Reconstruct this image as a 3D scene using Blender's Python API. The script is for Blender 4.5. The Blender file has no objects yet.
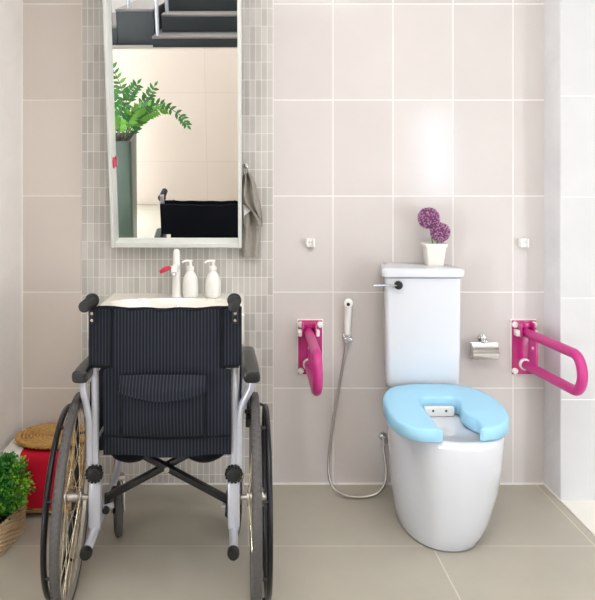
import bpy, bmesh, math, random
from mathutils import Vector, Matrix, Euler
random.seed(7)
PI = math.pi
sc = bpy.context.scene
COL = sc.collection
R = math.radians

# ------------------------------------------------------------------ camera frame (used to turn measured points into metres)
CAMY, CAMZ = -2.833, 1.275
def at(px, py, y):
    """world point seen at (px,py) that stands at depth y"""
    d = y - CAMY
    return Vector(((px-241.0)*d/680.0, y, CAMZ-(py-178.0)*d/680.0))

# ------------------------------------------------------------------ object helpers
def link(o): COL.objects.link(o); return o
def empty(name, loc=(0,0,0), rz=0.0):
    o = link(bpy.data.objects.new(name, None)); o.location = loc; o.rotation_euler = (0,0,rz)
    o.empty_display_size = .05
    return o
def tag(o, label, cat, group=None):
    o['label'] = label; o['category'] = cat
    if group: o['group'] = group
    return o
def obj(name, bm, mats, parent=None, smooth=True, angle=40, label=None):
    me = bpy.data.meshes.new(name)
    bmesh.ops.recalc_face_normals(bm, faces=bm.faces)
    bm.to_mesh(me); bm.free()
    if not isinstance(mats, (list, tuple)): mats = [mats]
    for m in mats: me.materials.append(m)
    if smooth:
        me.polygons.foreach_set('use_smooth', [True]*len(me.polygons))
        me.set_sharp_from_angle(angle=R(angle))
    o = link(bpy.data.objects.new(name, me))
    if parent: o.parent = parent
    if label: o['label'] = label
    return o
def struct(name, bm, mat, parent=None):
    o = obj(name, bm, mat, parent, smooth=False)
    if not parent: o['kind'] = 'structure'
    return o
def nb(): return bmesh.new()

def box(bm, lo, hi, bev=0.0, seg=2, mi=0, mat=None):
    lo = Vector(lo); hi = Vector(hi); c = (lo+hi)/2; s = hi-lo
    t = nb()
    bmesh.ops.create_cube(t, size=1.0)
    bmesh.ops.scale(t, vec=s, verts=t.verts)
    if bev > 0:
        bmesh.ops.bevel(t, geom=list(t.edges), offset=bev, segments=seg, profile=.5, affect='EDGES')
    bmesh.ops.translate(t, vec=c, verts=t.verts)
    merge(bm, t, mat, mi)
def merge(bm, t, M=None, mi=0):
    if M is not None: bmesh.ops.transform(t, matrix=M, verts=t.verts)
    mp = {}
    for v in t.verts: mp[v] = bm.verts.new(v.co)
    for f in t.faces:
        try:
            nf = bm.faces.new([mp[v] for v in f.verts]); nf.material_index = mi
        except ValueError: pass
    t.free()
def loft(bm, rings, cap=True, closed=True, mi=0):
    vs = [[bm.verts.new(p) for p in r] for r in rings]
    n = len(vs[0])
    for a, b in zip(vs, vs[1:]):
        for i in range(n if closed else n-1):
            j = (i+1) % n
            f = bm.faces.new((a[i], a[j], b[j], b[i])); f.material_index = mi
    if cap:
        f = bm.faces.new(vs[0][::-1]); f.material_index = mi
        f = bm.faces.new(vs[-1]); f.material_index = mi
    return vs
def spline(pts, n=8, closed=False):
    pts = [Vector(p) for p in pts]; out = []
    N = len(pts)
    rng = range(N) if closed else range(N-1)
    for i in rng:
        p0 = pts[(i-1) % N] if closed or i > 0 else pts[i]*2-pts[i+1]
        p1 = pts[i]; p2 = pts[(i+1) % N]
        p3 = pts[(i+2) % N] if closed or i+2 < N else p2*2-p1
        for k in range(n):
            t = k/n
            out.append(.5*((2*p1)+(p2-p0)*t+(2*p0-5*p1+4*p2-p3)*t*t+(3*p1-p0-3*p2+p3)*t**3))
    if not closed: out.append(pts[-1])
    return out
def tube(bm, pts, r, seg=10, closed=False, cap=True, mi=0):
    pts = [Vector(p) for p in pts]
    # drop doubles
    q = [pts[0]]
    for p in pts[1:]:
        if (p-q[-1]).length > 1e-6: q.append(p)
    pts = q; N = len(pts)
    rf = r if callable(r) else (lambda t: r)
    tang = []
    for i in range(N):
        if closed: d = pts[(i+1) % N]-pts[(i-1) % N]
        else: d = pts[min(i+1, N-1)]-pts[max(i-1, 0)]
        tang.append(d.normalized())
    up = Vector((0,0,1)) if abs(tang[0].z) < .9 else Vector((1,0,0))
    nrm = tang[0].cross(up).normalized()
    rings = []
    for i in range(N):
        if i:
            ax = tang[i-1].cross(tang[i])
            if ax.length > 1e-8:
                nrm = Matrix.Rotation(tang[i-1].angle(tang[i]), 3, ax.normalized()) @ nrm
        b = tang[i].cross(nrm).normalized()
        rr = rf(i/max(1, N-1))
        rings.append([pts[i]+(nrm*math.cos(2*PI*k/seg)+b*math.sin(2*PI*k/seg))*rr for k in range(seg)])
    if closed:
        vs = [[bm.verts.new(p) for p in g] for g in rings]
        for i in range(N):
            a = vs[i]; c = vs[(i+1) % N]
            if i == N-1:   # find best match of the twist
                best = min(range(seg), key=lambda s: sum((a[k].co-c[(k+s) % seg].co).length for k in range(seg)))
                c = c[best:]+c[:best]
            for k in range(seg):
                j = (k+1) % seg
                f = bm.faces.new((a[k], a[j], c[j], c[k])); f.material_index = mi
    else:
        loft(bm, rings, cap=cap, mi=mi)
def lathe(bm, prof, c=(0,0,0), seg=28, M=None, mi=0):
    """prof: list of (r,z) bottom to top"""
    t = nb(); rings = []
    for r, z in prof:
        rings.append([Vector((max(r,1e-5)*math.cos(2*PI*k/seg), max(r,1e-5)*math.sin(2*PI*k/seg), z)) for k in range(seg)])
    loft(t, rings)
    M2 = Matrix.Translation(Vector(c)) @ (M if M is not None else Matrix.Identity(4))
    merge(bm, t, M2, mi)
def ball(bm, c, r, seg=16, scale=(1,1,1), mi=0):
    t = nb(); bmesh.ops.create_uvsphere(t, u_segments=seg, v_segments=max(6, seg//2), radius=r)
    merge(bm, t, Matrix.Translation(Vector(c)) @ Matrix.Diagonal((*scale, 1)), mi)
def cyl(bm, a, b, r, seg=14, bev=0.0, mi=0):
    a = Vector(a); b = Vector(b); d = b-a; L = d.length
    if bev > 0: prof = [(r-bev, 0), (r-bev*.3, bev*.3), (r, bev), (r, L-bev), (r-bev*.3, L-bev*.3), (r-bev, L)]
    else: prof = [(r, 0), (r, L)]
    lathe(bm, prof, (0,0,0), seg, Matrix.Translation(a) @ d.to_track_quat('Z', 'Y').to_matrix().to_4x4(), mi)
def grid(bm, f, nu, nv, thick=None, mi=0):
    """sheet of points f(u,v); thick -> second sheet offset along the normal, closed at the sides"""
    P = [[Vector(f(i/nu, j/nv)) for j in range(nv+1)] for i in range(nu+1)]
    def mk(Q): return [[bm.verts.new(p) for p in r] for r in Q]
    A = mk(P)
    def quad(a, b, c, d):
        q = bm.faces.new((a, b, c, d)); q.material_index = mi
    for i in range(nu):
        for j in range(nv): quad(A[i][j], A[i+1][j], A[i+1][j+1], A[i][j+1])
    if thick:
        Q = []
        for i in range(nu+1):
            r = []
            for j in range(nv+1):
                du = P[min(i+1, nu)][j]-P[max(i-1, 0)][j]; dv = P[i][min(j+1, nv)]-P[i][max(j-1, 0)]
                n = du.cross(dv); n = n.normalized() if n.length > 1e-12 else Vector((0,1,0))
                r.append(P[i][j]+n*thick)
            Q.append(r)
        B = mk(Q)
        for i in range(nu):
            for j in range(nv): quad(B[i][j+1], B[i+1][j+1], B[i+1][j], B[i][j])
        for i in range(nu):
            quad(A[i][0], B[i][0], B[i+1][0], A[i+1][0]); quad(A[i+1][nv], B[i+1][nv], B[i][nv], A[i][nv])
        for j in range(nv):
            quad(A[0][j+1], B[0][j+1], B[0][j], A[0][j]); quad(A[nu][j], B[nu][j], B[nu][j+1], A[nu][j+1])

# ------------------------------------------------------------------ materials
def srgb(c):
    f = lambda v: (v/255/12.92) if v/255 <= .04045 else ((v/255+.055)/1.055)**2.4
    return (f(c[0]), f(c[1]), f(c[2]), 1)
def base(name, rough=.5, metal=0.0, spec=.5, coat=0.0):
    m = bpy.data.materials.new(name); m.use_nodes = True
    nt = m.node_tree; b = nt.nodes['Principled BSDF']
    b.inputs['Roughness'].default_value = rough; b.inputs['Metallic'].default_value = metal
    b.inputs['Specular IOR Level'].default_value = spec; b.inputs['Coat Weight'].default_value = coat
    b.inputs['Coat Roughness'].default_value = .08
    return m, nt, b
def mat(name, c, rough=.5, metal=0.0, spec=.5, coat=0.0, var=.06, scale=12, bump=0.0, bscale=200, sss=0.0):
    m, nt, b = base(name, rough, metal, spec, coat)
    N = nt.nodes; L = nt.links
    tc = N.new('ShaderNodeTexCoord'); no = N.new('ShaderNodeTexNoise')
    no.inputs['Scale'].default_value = scale; no.inputs['Detail'].default_value = 4
    L.new(tc.outputs['Object'], no.inputs['Vector'])
    mx = N.new('ShaderNodeMix'); mx.data_type = 'RGBA'
    k = srgb(c)
    mx.inputs[6].default_value = tuple(max(0, v*(1-var)) for v in k[:3])+(1,)
    mx.inputs[7].default_value = tuple(min(1, v*(1+var)) for v in k[:3])+(1,)
    L.new(no.outputs['Fac'], mx.inputs[0]); L.new(mx.outputs[2], b.inputs['Base Color'])
    if bump:
        n2 = N.new('ShaderNodeTexNoise'); n2.inputs['Scale'].default_value = bscale
        L.new(tc.outputs['Object'], n2.inputs['Vector'])
        bp = N.new('ShaderNodeBump'); bp.inputs['Strength'].default_value = bump; bp.inputs['Distance'].default_value = .002
        L.new(n2.outputs['Fac'], bp.inputs['Height']); L.new(bp.outputs[0], b.inputs['Normal'])
    if sss:
        b.inputs['Subsurface Weight'].default_value = sss; b.inputs['Subsurface Radius'].default_value = (.02,.02,.02)
    return m
def tile_mat(name, axes, off, size, c1, c2, grout, mortar, rough=.25, ribs=0.0, offset=0.0, noise=.04, nscale=3, marble=0.0, bias=0.0, ncol=None):
    m, nt, b = base(name, rough)
    N = nt.nodes; L = nt.links
    geo = N.new('ShaderNodeNewGeometry'); sep = N.new('ShaderNodeSeparateXYZ'); L.new(geo.outputs['Position'], sep.inputs[0])
    comb = N.new('ShaderNodeCombineXYZ')
    for k in (0, 1):
        ad = N.new('ShaderNodeMath'); ad.operation = 'SUBTRACT'; ad.inputs[1].default_value = off[k]
        L.new(sep.outputs['XYZ'.index(axes[k])], ad.inputs[0]); L.new(ad.outputs[0], comb.inputs[k])
    br = N.new('ShaderNodeTexBrick'); L.new(comb.outputs[0], br.inputs['Vector'])
    br.offset = offset; br.offset_frequency = 2; br.squash = 1
    br.inputs['Scale'].default_value = 1; br.inputs['Brick Width'].default_value = size[0]; br.inputs['Row Height'].default_value = size[1]
    br.inputs['Mortar Size'].default_value = mortar; br.inputs['Mortar Smooth'].default_value = .1; br.inputs['Bias'].default_value = bias
    br.inputs['Color1'].default_value = srgb(c1); br.inputs['Color2'].default_value = srgb(c2); br.inputs['Mortar'].default_value = srgb(grout)
    no = N.new('ShaderNodeTexNoise'); no.inputs['Scale'].default_value = nscale; no.inputs['Detail'].default_value = 6; no.inputs['Roughness'].default_value = .6
    if marble: no.inputs['Distortion'].default_value = 1.5
    L.new(geo.outputs['Position'], no.inputs['Vector'])
    mr = N.new('ShaderNodeMapRange'); mr.inputs[1].default_value = .3; mr.inputs[2].default_value = .7
    mr.inputs[3].default_value = 1-noise; mr.inputs[4].default_value = 1+noise
    L.new(no.outputs['Fac'], mr.inputs[0])
    sc_ = N.new('ShaderNodeVectorMath'); sc_.operation = 'SCALE'
    L.new(br.outputs['Color'], sc_.inputs[0]); L.new(mr.outputs[0], sc_.inputs['Scale'])
    L.new(sc_.outputs[0], b.inputs['Base Color'])
    # height: grout recess (+ fine ribs)
    inv = N.new('ShaderNodeMath'); inv.operation = 'SUBTRACT'; inv.inputs[0].default_value = 1; L.new(br.outputs['Fac'], inv.inputs[1])
    h = inv.outputs[0]
    if ribs:
        wv = N.new('ShaderNodeTexWave'); wv.inputs['Scale'].default_value = 22; wv.bands_direction = 'X'
        wv.inputs['Distortion'].default_value = .6
        L.new(comb.outputs[0], wv.inputs['Vector'])
        ma = N.new('ShaderNodeMath'); ma.operation = 'MULTIPLY_ADD'; ma.inputs[1].default_value = ribs
        L.new(wv.outputs['Fac'], ma.inputs[0]); L.new(h, ma.inputs[2]); h = ma.outputs[0]
    bp = N.new('ShaderNodeBump'); bp.inputs['Strength'].default_value = .5; bp.inputs['Distance'].default_value = .0012
    L.new(h, bp.inputs['Height']); L.new(bp.outputs[0], b.inputs['Normal'])
    rr = N.new('ShaderNodeMapRange'); b.inputs['Specular IOR Level'].default_value = .38
    rr.inputs[3].default_value = rough; rr.inputs[4].default_value = .8
    L.new(br.outputs['Fac'], rr.inputs[0]); L.new(rr.outputs[0], b.inputs['Roughness'])
    return m
def stripe_mat(name, c1, c2, freq, rough=.75, width=.78):
    m, nt, b = base(name, rough, spec=.25); N = nt.nodes; L = nt.links
    tc = N.new('ShaderNodeTexCoord'); wv = N.new('ShaderNodeTexWave'); wv.bands_direction = 'X'
    wv.inputs['Scale'].default_value = freq; wv.inputs['Distortion'].default_value = 0
    L.new(tc.outputs['Object'], wv.inputs['Vector'])
    cr = N.new('ShaderNodeValToRGB'); cr.color_ramp.elements[0].position = width-.12; cr.color_ramp.elements[0].color = srgb(c1)
    cr.color_ramp.elements[1].position = width+.12; cr.color_ramp.elements[1].color = srgb(c2)
    L.new(wv.outputs['Fac'], cr.inputs[0]); L.new(cr.outputs[0], b.inputs['Base Color'])
    no = N.new('ShaderNodeTexNoise'); no.inputs['Scale'].default_value = 500; L.new(tc.outputs['Object'], no.inputs['Vector'])
    bp = N.new('ShaderNodeBump'); bp.inputs['Strength'].default_value = .3; bp.inputs['Distance'].default_value = .001
    L.new(no.outputs['Fac'], bp.inputs['Height']); L.new(bp.outputs[0], b.inputs['Normal'])
    return m
def emit(name, c, s):
    m = bpy.data.materials.new(name); m.use_nodes = True; nt = m.node_tree
    nt.nodes.remove(nt.nodes['Principled BSDF'])
    e = nt.nodes.new('ShaderNodeEmission'); e.inputs[0].default_value = srgb(c); e.inputs[1].default_value = s
    nt.links.new(e.outputs[0], nt.nodes['Material Output'].inputs[0]); return m

M = {}
M['tile_right'] = tile_mat('beige_wall_tile', 'XZ', (.1333-2.5, 0), (.25, .4), (211,205,201), (206,199,195), (240,235,231), .0021, .14, ribs=.05, noise=.03, nscale=2)
M['tile_corner'] = tile_mat('beige_corner_tile', 'XZ', (-.9125, 0), (.25, .4), (213,203,193), (208,198,188), (236,228,220), .0021, .25, ribs=.05, noise=.03, nscale=2)
M['mosaic'] = tile_mat('grey_mosaic', 'XZ', (-.6625, 1.459-.0746*20), (.02412, .0746), (184,180,173), (207,203,196), (226,223,217), .0014, .22, noise=.05, nscale=6, bias=-.1)
M['tile_left'] = tile_mat('marbled_left_tile', 'YZ', (-4.9, -2.0), (2.4, 2.4), (244,239,236), (241,236,233), (240,237,234), .0018, .3, noise=.05, nscale=2.5, marble=1)
M['tile_white'] = tile_mat('white_marble_tile', 'XZ', (.46, 0), (.8, .4), (206,206,205), (203,203,202), (240,240,240), .0022, .55, noise=.03, nscale=2.5, marble=1)
M['tile_return'] = tile_mat('grey_marble_tile', 'YZ', (-2, -.4), (4.0, 4.0), (226,226,227), (226,226,227), (235,235,235), .001, .25, noise=.07, nscale=3, marble=1)
M['floor'] = tile_mat('taupe_floor_tile', 'XY', (.663-1.8, -.477-2.4), (.6, .6), (180,174,159), (176,170,155), (212,205,192), .0022, .3, noise=.05, nscale=4, offset=.06)
M['floor_white'] = mat('white_floor', (240,236,226), .35, var=.03, scale=3)
M['rear'] = tile_mat('beige_rear_tile', 'XZ', (-.4, -.2), (1.2, .6), (208,194,182), (206,192,180), (194,180,168), .002, .3, noise=.03, nscale=1.5)
M['plaster'] = mat('white_plaster', (235,233,230), .8, var=.02, scale=3)
M['trimw'] = mat('white_sealant', (240,236,230), .5, var=.02)
M['ceramic'] = mat('white_ceramic', (215,218,223), .12, var=.01, coat=.6)
M['cream'] = mat('cream_ceramic', (240,236,226), .18, var=.02, coat=.4)
M['wplastic'] = mat('white_plastic', (240,238,233), .3, var=.02)
M['bottle'] = mat('milky_plastic', (238,236,230), .28, var=.02, sss=.15)
M['chrome'] = mat('chrome', (205,205,205), .12, 1.0, var=.03)
M['steel'] = mat('brushed_steel', (190,186,180), .32, 1.0, var=.05)
M['spoke'] = mat('spoke_steel', (226,212,184), .25, .9, var=.05)
M['silver'] = mat('silver_paint', (186,188,196), .32, .35, var=.03, coat=.3)
M['rimm'] = mat('grey_rim', (176,170,160), .35, .6, var=.06)
M['black'] = mat('black_plastic', (17,17,18), .42, var=.15)
M['grip'] = mat('black_rubber_grip', (27,27,29), .5, var=.15, bump=.3, bscale=300)
M['pad_b'] = mat('black_armrest_foam', (24,24,24), .3, var=.12, bump=.2, bscale=250)
M['tyre'] = mat('grey_tyre_rubber', (80,77,75), .62, var=.12, bump=.4, bscale=400)
M['handrim'] = mat('dark_handrim', (28,28,32), .3, .4, var=.1)
M['cloth'] = stripe_mat('navy_pinstripe_cloth', (12,15,24), (44,49,60), 32)
M['navy'] = mat('navy_cloth', (20,24,34), .8, var=.15, spec=.2)
M['binding'] = mat('black_binding', (10,12,18), .7, var=.1, spec=.2)
M['pink'] = mat('magenta_enamel', (186,26,114), .25, var=.04, coat=.5)
M['pinkbar'] = mat('magenta_coated_tube', (192,44,126), .38, var=.04, coat=.15)
M['blue'] = mat('pale_blue_foam', (160,212,238), .5, var=.02, bump=.1, bscale=150)
M['red'] = mat('red_cloth', (196,18,46), .75, var=.08, spec=.2, bump=.3, bscale=300)
M['cream_cloth'] = mat('cream_cloth', (222,218,206), .8, var=.04, bump=.3, bscale=300)
M['rose'] = mat('rose_plastic', (205,45,80), .3, var=.05)
M['wicker'] = mat('golden_wicker', (186,142,76), .5, var=.35, scale=35)
M['wicker2'] = mat('pale_woven_wicker', (196,170,132), .6, var=.22, scale=40)
M['darkwood'] = mat('dark_wood_foot', (38,28,22), .5, var=.2)
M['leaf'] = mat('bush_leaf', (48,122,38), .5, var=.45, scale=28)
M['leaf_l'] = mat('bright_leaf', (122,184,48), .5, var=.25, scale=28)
M['leaf_d'] = mat('glossy_dark_leaf', (42,112,38), .32, var=.35, scale=20)
M['leaf_y'] = mat('yellow_green_leaf', (96,156,50), .4, var=.2, scale=20)
M['stem'] = mat('brown_green_stem', (66,64,34), .5, var=.2)
M['soil'] = mat('dark_soil', (40,30,22), .9, var=.3, scale=60)
M['purple'] = mat('purple_petals', (128,72,116), .7, var=.4, scale=120)
M['purple_l'] = mat('pale_purple_petals', (190,146,176), .7, var=.3, scale=120)
M['planter'] = mat('dark_green_planter', (58,76,64), .35, var=.12, scale=6)
M['towel'] = mat('grey_terry_cloth', (160,154,144), .95, var=.16, scale=90, spec=.1, bump=.8, bscale=500)
M['towel_w'] = mat('white_cloth_label', (240,238,234), .8, var=.02)
M['frame'] = mat('pale_grey_frame', (214,216,210), .35, var=.02)
M['stair'] = mat('black_stair', (24,32,36), .35, var=.2)
M['tread'] = mat('grey_stair_edge', (112,108,106), .4, var=.1)
M['blackfoot'] = mat('bowl_seal', (120,118,116), .6, var=.05)
m, nt, b = base('mirror_glass', .0, 1.0); b.inputs['Base Color'].default_value = (.93,.94,.93,1); M['mirror'] = m
# ------------------------------------------------------------------ the room
XL, XR, YR, YB = -.9125, 1.2625, -.148, -3.05
def slab(name, lo, hi, m, parent=None):
    bm = nb(); box(bm, lo, hi); return struct(name, bm, m, parent)
slab('floor', (-2.6, -5.2, -.12), (3.2, .1, 0), M['floor'])
slab('wall_back', (-.6, 0, 0), (XR+.1, .1, 2.7), M['tile_right'])
slab('wall_back_corner', (XL-.1, 0, 0), (-.6, .1, 2.7), M['tile_corner'])
slab('trim_1', (-.6625, -.004, 0), (.1333, .001, 2.7), M['mosaic'])
slab('wall_left', (XL-.1, -1.7, 0), (XL, 0, 2.7), M['tile_left'])
# wall to the right: grey return next to the toilet, white wall facing the room
slab('wall_return', (XR, YR+.001, 0), (XR+.1, 0, 2.7), M['tile_return'])
slab('wall_right', (XR+.002, YR, 0), (3.2, YR+.1, 2.7), M['tile_white'])
slab('wall_side', (3.2, -5.2, 0), (3.3, YR+.1, 2.7), M['plaster'])
slab('wall_corridor', (-2.7, -5.2, 0), (-2.6, .1, 2.7), M['plaster'])
slab('wall_entry', (-2.6, -1.7, 0), (XL-.1, -1.6, 2.7), M['plaster'])
slab('ceiling', (-2.7, -5.2, 2.7), (3.3, .1, 2.8), M['plaster'])
# white floor panel right of the threshold line
bm = nb()
pts = [(XR+.006, YR), (3.2, YR), (3.2, -3.0), (XR+.006, -3.0)]
loft(bm, [[Vector((x, y, 0)) for x, y in pts], [Vector((x, y, .003)) for x, y in pts]])
struct('trim_2', bm, M['floor_white'])
slab('trim_3', (XR-.004, -3.0, 0), (XR+.006, YR, .0045), M['trimw'])
slab('trim_4', (XL, -.006, 0), (XR, .0, .006), M['trimw'])
slab('trim_5', (XR-.005, -.148, 0), (XR, 0, .005), M['trimw'])
slab('trim_6', (XL, -.003, 0), (XL+.004, 0, 2.7), M['trimw'])
# rear wall (seen in the mirror), open above the parapet on to the stair hall
slab('wall_rear', (-2.6, YB-.1, 0), (.35, YB, 1.36), M['rear'])
slab('wall_rear_side', (.35, YB-.1, 0), (3.2, YB, 2.7), M['rear'])
slab('wall_hall', (-2.6, -5.2, 0), (3.2, -5.1, 2.7), M['plaster'])
# narrow lit window in the rear wall
w = slab('window_1', (1.53, YB-.001, 1.10), (1.83, YB+.006, 1.86), M['frame'])
bm = nb(); box(bm, (1.55, YB+.006, 1.12), (1.81, YB+.010, 1.84))
struct('window_pane', bm, emit('daylight_pane', (205,228,255), 9.0), w)
for n_, x0, x1, z0, z1, st_ in ((2, 2.62, 3.15, .06, 1.2, 12.0), (3, -2.5, -1.35, .06, 1.05, 25.0)):  # unseen glowing panels added low in the rear wall as fill light
    w = slab('window_%d' % n_, (x0-.03, YB-.001, z0-.03), (x1+.03, YB+.006, z1+.03), M['frame'])
    bm = nb(); box(bm, (x0, YB+.006, z0), (x1, YB+.010, z1)); struct('window_pane', bm, emit('bright_pane', (238,244,255), st_), w)
# ceiling lamps
def ceiling_lamp(x, y, r, power, label, group='round ceiling lamps'):
    t = empty('ceiling_lamp', (x, y, 2.7)); tag(t, label, 'lamp', group)
    bm = nb(); lathe(bm, [(r+.015, -.012), (r+.02, -.004), (r+.02, 0)]); obj('lamp_rim', bm, M['frame'], t)
    bm = nb(); lathe(bm, [(r, -.016), (r, -.012)]); obj('lamp_diffuser', bm, emit('lamp_glow', (255,244,230), 6), t)
    l = bpy.data.lights.new('lamp_light', 'AREA'); l.shape = 'DISK'; l.size = 2*r; l.energy = power; l.color = (1, .985, .965)
    lo = link(bpy.data.objects.new('lamp_light', l)); lo.parent = t; lo.location = (0, 0, -.02)
ceiling_lamp(-.30, -1.15, .09, 1.4, 'round ceiling lamp above the wheelchair')
ceiling_lamp(.55, -1.0, .09, 1.4, 'round ceiling lamp between washbasin and toilet')
ceiling_lamp(1.05, -1.15, .09, 1.4, 'round ceiling lamp above the toilet')
# unseen wide ceiling panel, added as soft fill, over the middle of the room
t = empty('ceiling_panel_light', (.35, -2.1, 2.7)); tag(t, 'wide square ceiling panel light over the middle of the room', 'lamp')
bm = nb(); box(bm, (-.62, -.62, -.02), (.62, .62, 0), .004); obj('panel_frame', bm, M['frame'], t)
bm = nb(); box(bm, (-.6, -.6, -.024), (.6, .6, -.02)); obj('panel_diffuser', bm, emit('panel_glow', (255,250,244), 3), t)
l = bpy.data.lights.new('panel_light', 'AREA'); l.size = 1.2; l.energy = 11; l.color = (.97, .985, 1)
lo = link(bpy.data.objects.new('panel_light', l)); lo.parent = t; lo.location = (0, 0, -.03)
t = empty('ceiling_panel_light', (-.6, -4.1, 2.7)); tag(t, 'oblong ceiling panel light over the stairs', 'lamp')
bm = nb(); box(bm, (-.62, -.32, -.02), (.62, .32, 0), .004); obj('panel_frame', bm, M['frame'], t)
l = bpy.data.lights.new('panel_light', 'AREA'); l.shape = 'RECTANGLE'; l.size = 1.2; l.size_y = .6; l.energy = 30; l.color = (1, .98, .96)
lo = link(bpy.data.objects.new('panel_light', l)); lo.parent = t; lo.location = (0, 0, -.03)
t = empty('ceiling_panel_light', (2.2, -1.7, 2.7)); tag(t, 'square ceiling panel light over the white floor', 'lamp')
bm = nb(); box(bm, (-.42, -.42, -.02), (.42, .42, 0), .004); obj('panel_frame', bm, M['frame'], t)
l = bpy.data.lights.new('panel_light', 'AREA'); l.size = .8; l.energy = 4; l.color = (.96, .98, 1)
lo = link(bpy.data.objects.new('panel_light', l)); lo.parent = t; lo.location = (0, 0, -.03)

# ------------------------------------------------------------------ stairs behind (seen in the mirror)
st = empty('staircase', (-.45, -3.2, 1.36)); tag(st, 'black staircase with grey edged steps above the rear wall', 'stairs')
def local(bm, o): bmesh.ops.translate(bm, vec=-Vector(o.location), verts=bm.verts)
def step(x0, x1, y, d, z0, z1):
    bm = nb(); box(bm, (x0, y-d, z0), (x1, y, z1-.02)); local(bm, st); s = obj('step', bm, M['stair'], st, smooth=False)
    bm = nb(); box(bm, (x0-.004, y-d, z1-.02), (x1, y+.006, z1), .003); local(bm, st); obj('tread', bm, M['tread'], s, smooth=False)
step(-.84, .34, -3.17, .9, 1.36, 1.45)
step(-.80, .34, -3.47, .7, 1.36, 1.60)
step(-.80, .34, -3.77, .9, 1.36, 1.75)
step(-1.16, -.845, -3.30, 1.2, 1.36, 1.66)
step(-1.75, -1.165, -3.30, 1.2, 1.36, 1.52)
for x, y, z in ((-.80, -3.2, 1.45), (-.76, -3.52, 1.60), (-1.06, -3.35, 1.66), (-1.22, -3.35, 1.52)):
    bm = nb(); cyl(bm, (x, y, z), (x, y, z+.85), .016); local(bm, st); obj('baluster', bm, M['silver'], st)
bm = nb(); cyl(bm, (-.80, -3.2, 2.3), (-.76, -3.52, 2.45), .02); local(bm, st); obj('handrail', bm, M['silver'], st)
bm = nb(); cyl(bm, (-1.06, -3.35, 2.51), (-1.22, -3.35, 2.37), .02); local(bm, st); obj('handrail', bm, M['silver'], st)

# ------------------------------------------------------------------ tilted mirror
TILT = R(9.5)
mt = empty('wall_mirror', (-.2615, -.03, .999), R(-1))
mt.rotation_euler = (TILT, 0, R(-1)); tag(mt, 'tall tilted wall mirror in a pale grey frame above the washbasin', 'mirror')
W2, H, D = .266, 1.25, .055     # half width, height, depth; local: x right, z up, -y towards the room
fw = .0155
bm = nb()
def ringbar(bm, lo, hi): box(bm, lo, hi, .002, 1)
ringbar(bm, (-W2, -.045, 0), (-W2+fw, .015, H)); ringbar(bm, (W2-fw, -.045, 0), (W2, .015, H))
ringbar(bm, (-W2+fw, -.045, 0), (W2-fw, .015, fw+.004)); ringbar(bm, (-W2+fw, -.045, H-fw), (W2-fw, .015, H))
obj('mirror_frame', bm, M['frame'], mt)
bm = nb(); box(bm, (-W2+fw, 0, fw), (W2-fw, .004, H-fw)); obj('mirror_glass', bm, M['mirror'], mt, smooth=False)
bm = nb(); box(bm, (-W2+fw, .005, fw), (W2-fw, .013, H-fw)); obj('backing', bm, M['frame'], mt, smooth=False)
bm = nb()
t = nb(); bmesh.ops.create_uvsphere(t, u_segments=12, v_segments=8, radius=1)
merge(bm, t, Matrix.Translation((-W2+fw+.003, -.022, .345)) @ Matrix.Diagonal((.006, .014, .024, 1)))
obj('tilt_catch', bm, M['rose'], mt, label='small pink catch on the left side of the frame')
for x_ in (-.15, .15):
    bm = nb(); cyl(bm, (x_, .01, 1.0), (x_, .17, .97), .008); obj('bracket', bm, M['chrome'], mt)

# ------------------------------------------------------------------ washbasin
wb = empty('washbasin', (-.265, 0, .796)); tag(wb, 'white rectangular washbasin hung on the mosaic wall behind the wheelchair', 'washbasin')
bx0, bx1, by0 = -.277, .277, -.43
def bz(x, y):
    u = (x)/.235; v = (y+.265)/.135
    r = (abs(u)**3.2+abs(v)**3.2)**(1/3.2)
    if r >= 1: return 0
    k = 1-r
    return -.105*min(1, k*2.2)**.6*(1 if k*2.2 >= 1 else 1)
bm = nb()
nx, ny = 56, 44
def sgn(i, n, a, b): return a+(b-a)*i/n
V = []
for i in range(nx+1):
    row = []
    for j in range(ny+1):
        x = sgn(i, nx, bx0, bx1); y = sgn(j, ny, by0, -.002)
        # rounded front corners
        z = bz(x, y)
        edge = min(x-bx0, bx1-x, y-by0)
        if edge < .012: z -= (.012-edge)**2/.012*.55
        row.append(bm.verts.new((x, y, z)))
    V.append(row)
for i in range(nx):
    for j in range(ny): bm.faces.new((V[i][j], V[i+1][j], V[i+1][j+1], V[i][j+1]))
loop = [V[i][0] for i in range(nx+1)]+[V[nx][j] for j in range(1, ny+1)]+[V[i][ny] for i in range(nx-1, -1, -1)]+[V[0][j] for j in range(ny-1, 0, -1)]
prev = loop
for dz, sx, sy in ((-.085, 1, 1), (-.11, .985, .985), (-.165, .62, .70)):
    cur = []
    for v in loop: cur.append(bm.verts.new((v.co.x*sx, v.co.y*sy, dz)))
    n = len(loop)
    for i in range(n): bm.faces.new((prev[i], cur[i], cur[(i+1) % n], prev[(i+1) % n]))
    prev = cur
bm.faces.new(prev)
obj('basin_bowl', bm, M['cream'], wb, angle=50)
bm = nb(); cyl(bm, (.0, -.265, -.108), (.0, -.265, -.1), .022, bev=.002); obj('drain', bm, M['chrome'], wb)
bm = nb()
tube(bm, [Vector((.012+.011*math.cos(a), -.158, -.030+.006*math.sin(a))) for a in [2*PI*k/20 for k in range(20)]], .002, 6, closed=True)
obj('overflow_ring', bm, M['chrome'], wb)
bm = nb(); tube(bm, spline([(0,-.22,-.16), (0,-.22,-.25), (0,-.19,-.29), (0,-.15,-.27), (0,-.11,-.25), (0,-.003,-.25)], 6), .017, 12); obj('drain_trap', bm, M['chrome'], wb)

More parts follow.
